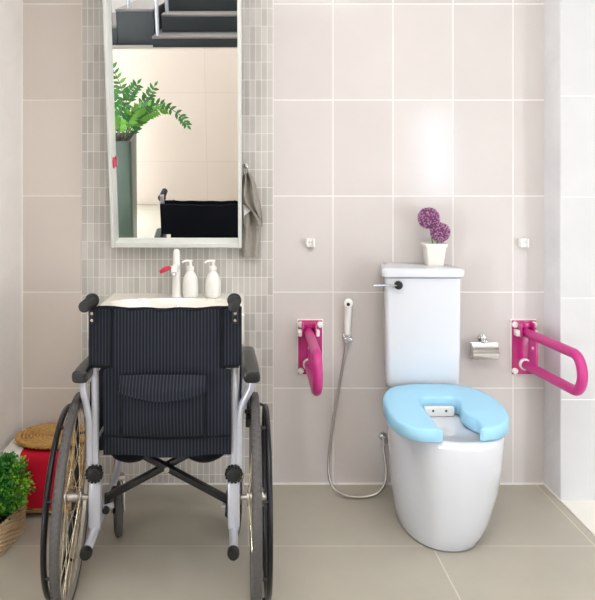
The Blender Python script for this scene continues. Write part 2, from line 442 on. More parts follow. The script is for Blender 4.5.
# tap
tp = empty('basin_tap', (-.26, -.092, .7965)); tag(tp, 'white single post tap with a pink lever at the back of the washbasin', 'tap')
bm = nb()
prof = [(.0205, 0), (.0205, .004), (.0185, .012), (.0165, .05), (.0152, .11), (.0148, .165), (.014, .178), (.0115, .187), (.006, .192), (.0, .193)]
lathe(bm, prof, seg=24)
obj('tap_body', bm, M['wplastic'], tp)
bm = nb()
tube(bm, spline([(0,-.008,.118), (0,-.05,.128), (0,-.09,.122), (0,-.108,.108)], 6), lambda t: .0125-.001*t, 14)
obj('spout', bm, M['wplastic'], tp)
bm = nb(); lathe(bm, [(.0085,0), (.0095,.003), (.0095,.008)], (0,-.113,.099), 16, Matrix.Rotation(R(-35), 4, 'X')); obj('aerator', bm, M['chrome'], tp)
bm = nb(); cyl(bm, (-.010, 0, .118), (-.026, -.002, .119), .006, bev=.001); obj('lever_stub', bm, M['wplastic'], tp)
bm = nb()
tube(bm, spline([(-.022,-.002,.119), (-.036,-.006,.115), (-.052,-.008,.108), (-.066,-.008,.099)], 6), lambda t: .004+.0065*math.sin(PI*min(1, t*.85+.05)), 12)
obj('lever', bm, M['rose'], tp)

# soap bottles
def soap(px, y, flip, label):
    x = at(px, 290, y).x
    t = empty('soap_bottle', (x, y, .7965)); tag(t, label, 'soap bottle', 'soap bottles on the washbasin')
    bm = nb(); lathe(bm, [(.027,0), (.0305,.003), (.0315,.010), (.0312,.050), (.0295,.068), (.0245,.085), (.0165,.098), (.0125,.104), (.0125,.112)], seg=28)
    obj('bottle_body', bm, M['bottle'], t)
    bm = nb(); lathe(bm, [(.0145,.108), (.0150,.110), (.0145,.122), (.008,.125), (.0055,.127), (.0055,.142)], seg=20); obj('collar', bm, M['wplastic'], t)
    bm = nb(); box(bm, (-.009,-.008,.141), (.009,.008,.149), .003)
    tube(bm, [(0,0,.146), (-.018,-.006,.146), (-.028,-.009,.143), (-.032,-.010,.138)], .0042, 8); obj('pump_head', bm, M['wplastic'], t)
soap(190.5, -.095, 1, 'white soap pump bottle next to the tap')
soap(213, -.10, 1, 'white soap pump bottle farther from the tap, nearest the grey towel')

# ------------------------------------------------------------------ grey towel on a hook
tw = empty('hanging_towel', at(248, 172, -.05)); tag(tw, 'grey towel hanging folded from a hook at the right of the mirror', 'towel')
def tl(px, py, y): return at(px, py, y)-Vector(tw.location)
L0 = [(244,174), (241,184), (238.5,194), (240,201), (247,207), (255,215), (260,225)]
R0 = [(249.5,172), (255.5,182), (258,194), (260.5,205), (261.5,214), (261.8,221), (261.3,227)]
def sheet(Ls, Rs, yb, wave, nw, ph):
    def f(u, v):
        k = v*(len(Ls)-1); i = min(int(k), len(Ls)-2); t = k-i
        l = Vector(Ls[i]).lerp(Vector(Ls[i+1]), t); r = Vector(Rs[i]).lerp(Vector(Rs[i+1]), t)
        p = l.lerp(r, u)
        return tl(p.x, p.y, yb+wave*math.sin(u*nw*PI+ph+v*1.4)*(1-.3*v))
    return f
bm = nb(); grid(bm, sheet(L0, R0, -.075, .019, 4.3, .4), 24, 30, .004)
up = obj('towel_fold', bm, M['towel'], tw)
L1 = [(246,196), (244,212), (243,222), (242.5,236), (242,257)]
R1 = [(254,200), (257,212), (259.5,226), (260,240), (259,258)]
bm = nb(); grid(bm, sheet(L1, R1, -.034, .011, 3.4, 1.2), 20, 26, .004)
obj('towel_panel', bm, M['towel'], tw)
L2 = [(248,214), (246,226), (243.5,240)]; R2 = [(252,213), (249.5,228), (246.5,244)]
bm = nb(); grid(bm, sheet([(244,212), (243,218), (244,226)], [(249,211), (250,220), (247.5,229)], -.050, .004, 2, 0), 10, 10, .003)
obj('towel_corner', bm, M['towel'], tw)
bm = nb()
ps = [tl(243,203,-.056), tl(250.5,211,-.056), tl(244,216,-.056)]
loft(bm, [ps, [p+Vector((0,.002,0)) for p in ps]]); obj('towel_tag', bm, M['towel_w'], tw, smooth=False, label='white cloth tag between the folds')
bm = nb(); tube(bm, spline([tl(244.5,180,-.055), tl(243,170,-.045), tl(245,164,-.03), tl(247.5,170,-.045), tl(249,180,-.056)], 6), .0022, 6); obj('hanging_loop', bm, M['towel'], tw)
bm = nb()
h0 = at(245.5, 166, -.002)
tube(bm, spline([h0, h0+Vector((0,-.02,-.004)), h0+Vector((0,-.032,-.002)), h0+Vector((0,-.036,.010))], 6), .0035, 8)
lathe(bm, [(.010,0), (.010,.003), (.004,.006)], h0+Vector((0,0,0)), 16, Matrix.Rotation(R(90), 4, 'X'))
tag(obj('towel_hook', bm, M['chrome']), 'small chrome hook holding the grey towel', 'hook')

# ------------------------------------------------------------------ toilet
TX = .722
to = empty('toilet', (TX, -.36, 0)); tag(to, 'white floor standing toilet with a tall cistern', 'toilet')
def tloc(bm): bmesh.ops.translate(bm, vec=-Vector(to.location), verts=bm.verts)
def dshape(hw, yb, yf, z, n=56, pw=2.3, bk=2.2, dx=.019):
    yc = yb-(yb-yf)*.46; out = []
    for k in range(n):
        a = 2*PI*k/n; c, s = math.cos(a), math.sin(a)
        p = pw if s < 0 else bk
        r = (abs(c)**p+abs(s)**p)**(-1/p)
        out.append(Vector((TX+dx+hw*c*r, yc+(s*r*(yb-yc) if s > 0 else s*r*(yc-yf)), z)))
    return out
bm = nb()
secs = [(0,.134,-.10,-.516,.000), (.010,.140,-.097,-.524,.002), (.05,.153,-.085,-.546,.008), (.10,.165,-.08,-.566,.012), (.20,.179,-.065,-.600,.017), (.30,.187,-.055,-.620,.019), (.385,.191,-.050,-.632,.019), (.400,.190,-.050,-.631,.019), (.4075,.185,-.055,-.625,.019)]
rings = [dshape(hw, yb, yf, z, dx=dx) for z, hw, yb, yf, dx in secs]
# rim and inside of the bowl
rings += [dshape(.158, -.29, -.600, .4085), dshape(.154, -.294, -.596, .4065)]
loft(bm, rings); tloc(bm); obj('toilet_bowl', bm, M['ceramic'], to, angle=50)
bm = nb(); loft(bm, [dshape(.154, -.294, -.596, .4068), dshape(.148, -.30, -.588, .402), dshape(.13, -.315, -.565, .396), dshape(.10, -.34, -.53, .392), dshape(.04, -.40, -.455, .390)], cap=False)
tloc(bm); obj('bowl_inside', bm, M['cream'], to, angle=50)
bm = nb(); loft(bm, [dshape(.137, -.096, -.520, .0005, dx=0), dshape(.137, -.096, -.520, .006, dx=0)])
tloc(bm); obj('floor_seal', bm, M['blackfoot'], to)
# cistern: front narrower at the base
bm = nb()
def taper_back(bm):
    for v in bm.verts:
        k = min(1, max(0, (v.co.y+.18)/.18)); v.co.x += (.030 if v.co.x < .71 else -.030)*k
def rr(x0, x1, y0, y1, z, r, n=6):
    out = []
    for cx, cy, a0 in ((x1-r, y1-r, 0), (x0+r, y1-r, 90), (x0+r, y0+r, 180), (x1-r, y0+r, 270)):
        for k in range(n+1):
            a = R(a0+90*k/n); out.append(Vector((cx+r*math.cos(a), cy+r*math.sin(a), z)))
    return out
loft(bm, [rr(.585,.842,-.15,-.006,.450,.02), rr(.570,.856,-.172,-.003,.458,.025), rr(.566,.860,-.180,-.002,.475,.022), rr(.564,.861,-.184,-.002,.60,.02), rr(.562,.862,-.186,-.002,.884,.018)])
taper_back(bm); tloc(bm); obj('cistern', bm, M['ceramic'], to)
bm = nb()
loft(bm, [rr(.556,.867,-.190,-.002,.887,.018), rr(.550,.872,-.197,-.002,.892,.02), rr(.549,.873,-.198,-.002,.912,.02), rr(.552,.870,-.195,-.002,.920,.02), rr(.560,.862,-.187,-.004,.9235,.02)])
taper_back(bm); tloc(bm); obj('cistern_lid', bm, M['ceramic'], to)
bm = nb(); box(bm, (.64,-.18,.395), (.80,-.02,.455), .01); tloc(bm); obj('bowl_neck', bm, M['ceramic'], to)
bm = nb(); c = Vector((.611,-.186,.859)); cyl(bm, c, c+Vector((0,-.016,0)), .0165, 20, .003); tloc(bm)
kn = obj('flush_knob', bm, M['black'], to, label='round black knob of the flush lever')
bm = nb(); tube(bm, [c+Vector((-.002,-.012,0)), c+Vector((-.04,-.016,.001)), c+Vector((-.10,-.020,.001))], lambda t: .0035+.001*t, 10); tloc(bm); obj('flush_lever', bm, M['chrome'], kn, label='thin chrome flush lever')
bm = nb(); box(bm, (.668,-.366,.4088), (.775,-.342,.442), .003); tloc(bm); obj('seat_bracket', bm, M['wplastic'], to)
for x in (.697, .744):
    bm = nb(); cyl(bm, (x,-.362,.430), (x,-.3675,.430), .004, 10); tloc(bm); obj('hinge_hole', bm, M['black'], to)

# pale blue raised pad, open at the front
bm = nb()
zc0, zc1 = .4105, .478
def catmull2(P, n): return spline([(x, y, 0) for x, y in P], n)
# one arm, measured from the middle of the back to the open end: outer and inner outline (half widths, depths)
OUT_L = [(0,-.190), (-.075,-.196), (-.150,-.235), (-.197,-.320), (-.207,-.420), (-.208,-.480), (-.190,-.555), (-.145,-.603), (-.078,-.614)]
INN_L = [(0,-.335), (-.035,-.336), (-.062,-.347), (-.074,-.385), (-.074,-.430), (-.073,-.480), (-.072,-.530), (-.071,-.570), (-.070,-.606)]
OUT_R = [(0,-.190), (.080,-.196), (.155,-.232), (.200,-.310), (.213,-.400), (.204,-.480), (.175,-.545), (.125,-.592), (.078,-.604)]
INN_R = [(0,-.335), (.035,-.336), (.060,-.344), (.070,-.372), (.060,-.415), (.054,-.455), (.064,-.500), (.080,-.532), (.070,-.596)]
def arm(O, I):
    return [(Vector((TX+p.x, p.y, 0)), Vector((TX+q.x, q.y, 0))) for p, q in zip(catmull2(O, 5), catmull2(I, 5))]
sec = arm(OUT_L, INN_L)[::-1]+arm(OUT_R, INN_R)[1:]
def tiltz(p):   # the pad slopes a little towards its open front
    k = min(1, max(0, (-.25-p.y)/.35)); t = (p.z-zc0)/(zc1-zc0)
    return Vector((p.x, p.y, p.z-.024*k*t))
rings = []
for o_, q_ in sec:
    d = (q_-o_); L_ = d.length; d.normalize(); b_ = min(.011, L_*.3)
    pr = [(0, zc0+.006), (0, zc1-.012), (b_*.25, zc1-.005), (b_*.8, zc1-.001), (b_*1.3, zc1), (L_-b_*1.2, zc1), (L_-b_*.4, zc1-.003), (L_, zc1-.010), (L_, zc0+.006), (L_-b_*.5, zc0), (b_*.6, zc0)]
    rings.append([tiltz(o_+d*r_+Vector((0,0,z_))) for r_, z_ in pr])
# rounded arm ends
def endcap(ring, nxt):
    c_ = sum(ring, Vector())/len(ring); d = (ring[3]-nxt[3]).normalized(); out = []
    for k_, sc_ in ((.006, .95), (.010, .84)): out.append([c_+(p-c_)*sc_+Vector((d.x, d.y, 0))*k_ for p in ring])
    return out
e0 = endcap(rings[0], rings[1]); e1 = endcap(rings[-1], rings[-2])
loft(bm, [e0[1], e0[0]]+rings+e1)
pd = obj('raised_seat_pad', bm, M['blue'], None, angle=60)
tag(pd, 'pale blue horseshoe shaped foam seat on the toilet bowl', 'toilet seat')

# flower pot on the cistern
fp = empty('potted_flower', (.780, -.085, .9235)); tag(fp, 'two purple flower balls in a white square pot on the cistern', 'potted flower')
bm = nb()
def sq(h, z, r=.006): return rr(-h, h, -h, h, z, r)
loft(bm, [sq(.030,0), sq(.032,.004), sq(.040,.072), sq(.043,.076), sq(.0445,.080), sq(.0445,.088), sq(.042,.090), sq(.038,.088), sq(.037,.075)])
obj('flower_pot', bm, M['cream'], fp)
bm = nb(); loft(bm, [sq(.0368,.068), sq(.0368,.078)]); obj('soil', bm, M['soil'], fp)
def puff(c, r, name):
    bm = nb(); ball(bm, c, r*.86, 20)
    t = Vector(c); N = 420
    for k in range(N):
        z = 1-2*(k+.5)/N; th = k*2.399963; q = math.sqrt(1-z*z)
        d = Vector((q*math.cos(th), q*math.sin(th), z)); d = (d+Vector([random.uniform(-.05,.05) for _ in range(3)])).normalized()
        u = d.orthogonal().normalized(); v = d.cross(u); an = random.random()*PI; u, v = u*math.cos(an)+v*math.sin(an), v*math.cos(an)-u*math.sin(an)
        b0 = t+d*r*.84; tip = t+d*r*random.uniform(.97, 1.06); w_ = r*.085
        vs = [bm.verts.new(p) for p in (b0+u*w_, b0+v*w_, b0-u*w_, b0-v*w_, tip)]
        mi = 1 if random.random() < .42 else 0
        for i in range(4):
            f = bm.faces.new((vs[i], vs[(i+1) % 4], vs[4])); f.material_index = mi
    return obj(name, bm, [M['purple'], M['purple_l']], fp, smooth=False)
s1 = Vector((-.024,-.01,.190)); s2 = Vector((.018,-.022,.134))
puff(s1, .045, 'flower_head'); puff(s2, .041, 'flower_head')
bm = nb(); tube(bm, spline([(-.004,0,.07), (-.010,-.004,.11), (-.019,-.008,.155)], 5), .003, 8); obj('stem', bm, M['leaf_l'], fp)
bm = nb(); tube(bm, spline([(.006,-.004,.07), (.010,-.010,.09), (.015,-.018,.115)], 5), .003, 8); obj('stem', bm, M['leaf_l'], fp)

# ------------------------------------------------------------------ bidet sprayer, hose and valve
sp = empty('bidet_sprayer', at(347, 337, 0)); tag(sp, 'white hand sprayer with chrome hose on the wall beside the toilet', 'sprayer')
def sl(px, py, y): return at(px, py, y)-Vector(sp.location)
bm = nb()
tube(bm, spline([sl(347.5,334,-.030), sl(347.5,325,-.033), sl(348,314,-.037), sl(348.3,306,-.042)], 5), lambda t: .0125+.003*t, 14); 
cyl(bm, sl(348.3,303,-.035), sl(348.3,303.5,-.062), .0185, 18, .004)
body = obj('sprayer_handle', bm, M['wplastic'], sp)
bm = nb(); cyl(bm, sl(348.3,304.3,-.061), sl(348.3,304.5,-.064), .007, 14); obj('nozzle', bm, M['black'], body)
bm = nb()
box(bm, sl(342.5,341,-.002)-Vector((0,.010,0)), sl(351,333.5,-.002), .002)
box(bm, sl(342.8,341,-.012)-Vector((0,.035,0)), sl(351,336,-.012), .004)
obj('wall_holder', bm, M['chrome'], sp)
hp = [sl(346.5,342,-.030), sl(345,352,-.032), sl(342,370,-.036), sl(338,392,-.04), sl(334,416,-.045), sl(330.5,442,-.055), sl(328.6,462,-.07), sl(330,480,-.105), sl(337,491,-.125), sl(350,496.5,-.13), sl(365,497.5,-.13), sl(378,493,-.125), sl(385,483,-.10), sl(386,468,-.07), sl(384,452,-.05), sl(383.3,441,-.04)]
for p in hp:
    wz = p.z+sp.location.z
    if wz < .0075: p.z = .0075-sp.location.z
bm = nb(); path = spline(hp, 14)
tube(bm, path, .0058, 10)
# braid ribs of the hose
ac = 0
for i in range(1, len(path)):
    ac += (path[i]-path[i-1]).length
    if ac > .0075 and i < len(path)-1:
        ac = 0; d = (path[i+1]-path[i-1]).normalized()*.0018
        cyl(bm, path[i]-d, path[i]+d, .0066, 10, .0005)
obj('hose', bm, M['steel'], sp)
bm = nb()
c = at(382.5, 435.5, 0)-Vector(sp.location)
cyl(bm, c, c+Vector((0,-.010,0)), .017, 18, .002); cyl(bm, c+Vector((0,-.008,0)), c+Vector((0,-.045,0)), .009, 14)
cyl(bm, c+Vector((.004,-.038,.004)), c+Vector((.004,-.040,-.026)), .008, 12); cyl(bm, c+Vector((0,-.04,0)), c+Vector((0,-.058,0)), .013, 14, .003)
obj('angle_valve', bm, M['chrome'], sp)

# ------------------------------------------------------------------ folding grab bars
def grab_bar(X, Zc, ang, label, tx):
    """X,Zc centre of wall plate; loop starts near the plate at tx"""
    t = empty('folding_grab_bar', (X, 0, Zc)); tag(t, label, 'grab bar', 'magenta folding grab bars beside the toilet')
    bm = nb(); box(bm, (-.054,-.004,-.116), (.054,-.0005,.116), .001); obj('back_plate', bm, M['wplastic'], t, label='white sheet showing around the magenta plate')
    bm = nb(); box(bm, (-.050,-.012,-.112), (.050,-.004,.112), .002)
    # cheeks that hold the hinge
    pl = obj('wall_plate', bm, M['pink'], t)
    bm = nb()
    for s in (-1, 1): box(bm, (tx+s*.026-.004,-.052,.045), (tx+s*.026+.004,-.010,.108), .003)
    box(bm, (tx-.024,-.030,.082), (tx+.024,-.010,.106), .004)
    obj('hinge_bracket', bm, M['pink'], t)
    for x, z in ((-.040,.096), (.040,.096), (-.040,-.096), (.040,-.096)):
        if x > 0 and z < 0: pass
        bm = nb(); c_ = Vector((x,-.011,z)); cyl(bm, c_, c_+Vector((0,-.012,0)), .0125, 16, .003); obj('bolt_cap', bm, M['wplastic'], t)
    for s in (-1, 1):
        bm = nb(); box(bm, (tx+s*.036-.008,-.044,.052), (tx+s*.036+.008,-.012,.078), .003); obj('hinge_block', bm, M['wplastic'], t)
    bar = empty('bar_frame', (tx,-.028,0)); COL.objects.unlink(bar); bpy.data.objects.remove(bar)
    Mz = Matrix.Translation((tx,-.028,0)) @ Matrix.Rotation(ang, 4, 'Z')
    L_ = .335; zt, zb = .066, -.068; r_ = (zt-zb)/2; pts = []
    pts += [Vector((0, -d, zt)) for d in (0, .1, .2, L_-.03)]
    for k in range(17):
        a = PI/2-PI*k/16
        pts.append(Vector((0, -L_-r_*.78*math.cos(a), r_*math.sin(a)+(zt+zb)/2)))
    pts += [Vector((0, -d, zb)) for d in (L_-.03, .2, .1, .0)]
    # round the end like a rounded rectangle
    bm = nb(); tube(bm, pts, .0185, 16); bmesh.ops.transform(bm, matrix=Mz, verts=bm.verts)
    lp = obj('rail_loop', bm, M['pinkbar'], t)
    bm = nb(); box(bm, (-.006,-.085,zb), (.006,-.035,zt), .003); bmesh.ops.transform(bm, matrix=Mz, verts=bm.verts); obj('web', bm, M['pinkbar'], lp)
    bm = nb(); cyl(bm, (-.009,-.068,.018), (.009,-.068,.018), .0055, 12); bmesh.ops.transform(bm, matrix=Mz, verts=bm.verts); obj('rivet', bm, M['wplastic'], lp)
    bm = nb(); c_ = Vector((tx, -.012, zb)); cyl(bm, c_, c_+Vector((0,-.014,0)), .024, 20, .003); obj('rail_stop', bm, M['wplastic'], t)
grab_bar((310-241)/240, .572, R(-1), 'magenta folding grab bar on the wall left of the toilet', -.008)
grab_bar((523-241)/240, .572, R(6.0), 'magenta folding grab bar on the wall right of the toilet', .000)
# small white stops for the raised rails
def stop(px, label):
    p = at(px, 242.5, 0); t = empty('rail_catch', p); tag(t, label, 'wall fitting', 'small white catches above the grab bars')
    bm = nb(); box(bm, (-.019,-.022,-.018), (.019,-.0005,.018), .004)
    for s in (-1, 1): box(bm, (s*.013-.004,-.034,-.018), (s*.013+.004,-.020,.018), .003)
    obj('catch_body', bm, M['wplastic'], t)
    for s in (-1, 1):
        bm = nb(); cyl(bm, (s*.005,-.0215,.004), (s*.005,-.0235,.004), .003, 8); obj('screw', bm, M['steel'], t)
stop(310, 'small white wall catch above the left grab bar')
stop(522, 'small white wall catch above the right grab bar')

# toilet paper holder
p = at(481, 347, 0); ph = empty('paper_holder', p); ph.scale = (.84,.84,.84); tag(ph, 'chrome toilet paper holder with a mirrored flap between cistern and right grab bar', 'toilet paper holder')
bm = nb(); cyl(bm, (.002,-.001,.045), (.002,-.010,.045), .020, 20, .002); cyl(bm, (.002,-.008,.045), (.002,-.045,.040), .009, 14)
box(bm, (-.014,-.052,.030), (.018,-.030,.046), .005); obj('wall_mount', bm, M['chrome'], ph)
bm = nb(); tube(bm, [(.012,-.040,.030), (-.066,-.040,.030), (-.070,-.040,.026), (-.070,-.040,-.044), (-.066,-.040,-.048), (.06,-.040,-.048)], .0045, 10); obj('roll_arm', bm, M['chrome'], ph)
bm = nb(); grid(bm, lambda u, v: (-.060+.125*u, -.046-.020*math.sin(v*PI*.75), .032-.075*v), 4, 12, .002); obj('cover_flap', bm, M['chrome'], ph)
# ------------------------------------------------------------------ wheelchair
CX, YP = -.2285, -.80
wc = empty('wheelchair', (CX, -.60, 0)); tag(wc, 'wheelchair seen from behind with navy pinstripe back in front of the washbasin', 'wheelchair')
def part(name, bm, m, parent=wc, label=None, **k):
    bmesh.ops.translate(bm, vec=-Vector((CX, -.60, 0)), verts=bm.verts)
    return obj(name, bm, m, parent, label=label, **k)
PH = .207   # half distance of back posts
for s in (-1, 1):
    px_ = CX+s*PH
    # back post + tube of the frame + arm tube
    bm = nb()
    tube(bm, spline([(px_+s*.006,-.800,.93), (px_+s*.005,-.800,.90), (px_+s*.002,-.800,.75), (px_,-.800,.60), (px_,-.800,.44), (px_,-.800,.37)], 5), .0115, 14)
    fr = part('back_post', bm, M['silver'])
    bm = nb()
    tube(bm, [(px_,-.800,.40), (px_,-.800,.225)], .0165, 14)
    box(bm, (px_-.0185,-.8175,.232), (px_+.0185,-.7825,.372), .008)
    tube(bm, spline([(px_,-.800,.240), (px_,-.81,.226), (px_,-.85,.223), (px_,-.925,.222)], 5), .013, 14)
    tube(bm, spline([(px_,-.81,.226), (px_,-.70,.226), (px_,-.55,.230), (px_,-.44,.250), (px_,-.385,.30), (px_,-.37,.36), (px_,-.375,.45)], 6), .0125, 12)
    tube(bm, spline([(px_,-.80,.455), (px_,-.60,.462), (px_,-.42,.465), (px_,-.375,.45)], 5), .012, 12)
    part('side_frame', bm, M['silver'])
    bm = nb(); tube(bm, [(px_,-.915,.222), (px_,-.930,.222), (px_,-.938,.222)], lambda t: .0175 if t < .7 else .014, 16); part('rubber_tip', bm, M['black'])
    bm = nb()
    xa = px_+s*.026
    tube(bm, spline([(px_+s*.016,-.800,.40), (px_+s*.016,-.800,.48), (px_+s*.017,-.802,.545), (xa,-.806,.60), (px_+s*.042+.008,-.810,.65), (px_+s*.043+.008,-.795,.678), (px_+s*.042+.008,-.70,.684), (px_+s*.038+.008,-.58,.686), (px_+s*.036,-.54,.67), (px_+s*.024,-.50,.55), (px_+s*.02,-.50,.465)], 6), .011, 12)
    part('arm_tube', bm, M['silver'])
    # toothed clamp
    bm = nb(); cyl(bm, (px_,-.800,.384), (px_,-.800,.410), .020, 16)
    for k in range(14):
        a = 2*PI*k/14; c_ = Vector((px_+.0225*math.cos(a), -.822, .397+.0225*math.sin(a)))
        cyl(bm, c_, c_+Vector((0,.012,0)), .0045, 8)
    cyl(bm, (px_,-.826,.397), (px_,-.800,.397), .021, 16, .004)
    part('clamp_knob', bm, M['black'])
    # armrest
    bm = nb(); ax = CX+.011+s*.2495
    secs_ = []
    for y_, hw, h_, z_ in ((-.866,.019,.013,.697), (-.872+.003,.021,.0155,.697), (-.862,.0235,.018,.698), (-.80,.0245,.0195,.700), (-.66,.0245,.0195,.702), (-.60,.024,.019,.703), (-.590,.019,.015,.703)):
        secs_.append([Vector((ax-s*.006*((y_+.866)/.27)*2+hw*math.copysign(abs(math.cos(a))**.6, math.cos(a)), y_, z_+h_*math.copysign(abs(math.sin(a))**.6, math.sin(a)))) for a in [2*PI*k/28 for k in range(28)]])
    secs_[0], secs_[1] = secs_[1], secs_[0]; 
    secs_ = [secs_[1]]+secs_[2:]
    loft(bm, secs_); part('armrest', bm, M['pad_b'])
    # side guard
    bm = nb(); box(bm, (px_+s*.020-.003,-.77,.46), (px_+s*.020+.003,-.52,.655), .002); part('side_guard', bm, M['navy'])
    # brake
    bm = nb(); xb = px_+s*.045
    box(bm, (xb-.008,-.56,.44), (xb+.008,-.50,.47), .003); tube(bm, [(xb,-.52,.46), (xb+s*.004,-.50,.52), (xb+s*.006,-.49,.60)], .006, 8); cyl(bm, (xb-.012,-.575,.50), (xb+.028,-.575,.50), .007, 10)
    part('wheel_brake', bm, M['black'])
    # push handle
    hx = CX+s*.2145+(-.0 if s < 0 else -.006)
    bm = nb(); tube(bm, spline([(px_+s*.006,-.800,.86), (px_+s*.006,-.800,.895), (hx,-.806,.908), (hx,-.825,.911), (hx,-.90,.911)], 5), .0105, 12)
    h_ = part('push_handle', bm, M['silver'])
    bm = nb(); cyl(bm, (hx,-.806,.911), (hx,-.812,.911), .0215, 20, .002); cyl(bm, (hx,-.811,.911), (hx,-.918,.911), .0158, 20, .003)
    for k in range(9): cyl(bm, (hx,-.826-.010*k,.911), (hx,-.830-.010*k,.911), .0168, 20)
    part('grip', bm, M['grip'], h_)
    # bolt plate
    bm = nb(); box(bm, (px_+s*.004-.008,-.828,.845), (px_+s*.004+.008,-.820,.885), .003); bp_ = part('bolt_plate', bm, M['black'])
    for z_ in (.855, .876):
        bm = nb(); cyl(bm, (px_+s*.004,-.828,z_), (px_+s*.004,-.831,z_), .0045, 10); part('bolt', bm, M['chrome'], bp_)

# back sling
def by(x): # bow of the sling
    u = (x-CX)/.215; return -.012*(1-u*u)
bm = nb()
X0, X1 = CX-.2215, CX+.226
def ztop(x): u = (x-CX)/.22; return .892-.008*(1-u*u)+.0015*math.sin(x*60)
def fback(u, v):
    x = X0+(X1-X0)*u
    e = min(u, 1-u)
    return (x, -.812+by(x)+(.010*(1-e/.03)**2 if e < .03 else 0)-.0012*math.sin(u*40+v*3), ztop(x)*(1-v)+.717*v)
grid(bm, fback, 60, 14, -.006)
back = part('backrest', bm, M['cloth'])
bm = nb()   # cloth behind the posts (front of the sleeve)
grid(bm, lambda u, v: (X0+(X1-X0)*u, -.782, ztop(X0+(X1-X0)*u)*(1-v)-.001+.718*v), 20, 4, .005)
part('backrest_front', bm, M['navy'])
bm = nb()
XA, XB = -.407, -.030
def flow(u, v):
    z = .888*(1-v)+(.455+.004*math.sin(u*9))*v; k_ = min(1, max(0, (.716-z)/.006))
    xa_, xb_ = -.382-.025*k_, -.060+.030*k_; x = xa_+(xb_-xa_)*u
    return (x, -.8150+by(x)-.004*math.sin(v*PI)-.0015*math.sin(u*23+v*5), z)
grid(bm, flow, 50, 60, -.004)
part('back_lower', bm, M['cloth'])
bm = nb()
for x in (-.382, -.060):
    tube(bm, [(x, -.8205+by(x), ztop(x)+.004), (x, -.8215+by(x), .86), (x, -.8215+by(x), .80), (x, -.8215+by(x), .715)], .0042, 8)
tube(bm, spline([(x_, -.8165+by(x_), ztop(x_)+.001) for x_ in [X0+.004+(X1-X0-.008)*k/20 for k in range(21)]], 2), .0035, 8)
for s_, xs in ((-1, (X0+.004, -.382)), (1, (-.060, X1-.004))):
    tube(bm, [(xs[0], -.820+by(xs[0]), .717), ((xs[0]+xs[1])/2, -.821+by((xs[0]+xs[1])/2), .717), (xs[1], -.821+by(xs[1]), .717)], .0035, 8)
part('piping', bm, M['binding'], back)
# pocket
bm = nb()
PX0, PX1 = -.352, -.106
def fpk(u, v):
    x = PX0+(PX1-PX0)*u; z = .690*(1-v)+.518*v
    b_ = math.sin(u*PI)**.5*math.sin(min(1, .12+v*.88)*PI)**.6
    return (x, -.826+by(x)-.028*b_-.004*math.sin(v*9+u*4)*b_, z)
grid(bm, fpk, 40, 24, -.003); pk = part('pocket', bm, M['cloth'])
bm = nb()
def flap(u, v):
    x = -.355+(.253)*u; z0 = .702; drop = .040+.022*max(0,math.sin(u*PI))**.8
    z = z0-drop*v-.004*(2*abs(u-.5))**3
    return (x, -.840+by(x)-.028*(max(0,math.sin(u*PI)))**.4*min(1,v*1.5+.1)-.010*v, z-.012*math.sin(u*PI)*(v**2)*.3)
grid(bm, flap, 40, 12, -.003); part('pocket_flap', bm, M['cloth'], pk)
bm = nb(); tube(bm, [(PX0, -.8285+by(PX0), .69), (PX0, -.8290+by(PX0), .60), (PX0+.002, -.8290+by(PX0), .525), (PX0+.012, -.8290+by(PX0), .517), (-.229, -.8310+by(-.229), .515), (PX1-.012, -.8290+by(PX1), .517), (PX1-.002, -.8290+by(PX1), .525), (PX1, -.8290+by(PX1), .60), (PX1, -.8285+by(PX1), .69)], .0024, 6); part('pocket_seam', bm, M['binding'], pk)
bm = nb(); tube(bm, [(XA+.006,-.8255+by(XA),.515), (-.32,-.8255+by(-.32),.511), (-.22,-.8260+by(-.22),.510), (-.12,-.8255+by(-.12),.511), (XB-.006,-.8255+by(XB),.515)], .0022, 6); part('seam', bm, M['binding'], back)
# seat
bm = nb()
def seat_top(u, v):
    x = CX-.198+.396*u; y = -.80+.42*v
    return (x, y, .492-.016*math.sin(u*PI)*math.sin(min(1,v+.1)*PI)**.5)
grid(bm, seat_top, 24, 16, -.03); part('seat', bm, M['navy'])
for xx in (-.345, -.115):
    bm = nb(); t = nb(); bmesh.ops.create_uvsphere(t, u_segments=24, v_segments=12, radius=1)
    merge(bm, t, Matrix.Translation((xx,-.64,.430)) @ Matrix.Diagonal((.082,.13,.050,1))); part('seat_underside', bm, M['binding'])
# cross brace
for a, b_ in ((((CX-.190),-.700,.275), ((CX+.185),-.700,.475)), (((CX+.190),-.722,.275), ((CX-.185),-.722,.475))):
    bm = nb(); a = Vector(a); b_ = Vector(b_); d = (b_-a).normalized(); L_ = (b_-a).length
    t = nb(); box(t, (-.015,-.010,0), (.015,.010,L_), .006)
    Q = d.to_track_quat('Z', 'Y').to_matrix().to_4x4()
    merge(bm, t, Matrix.Translation(a) @ Q)
    cyl(bm, a+Vector((0,-.03,-.03)), a+Vector((0,.12,-.03)), .011, 12)
    tube(bm, [a+Vector((0,0,.01)), a+Vector((0,0,-.03))], .010, 10)
    part('cross_brace', bm, M['black'])
bm = nb(); cyl(bm, (CX,-.738,.375), (CX,-.69,.375), .008, 12); part('pivot_bolt', bm, M['steel'])
for s in (-1, 1):
    bm = nb(); cyl(bm, (CX+s*.20,-.712,.245), (CX+s*.17,-.712,.255), .009); part('brace_socket', bm, M['silver'])

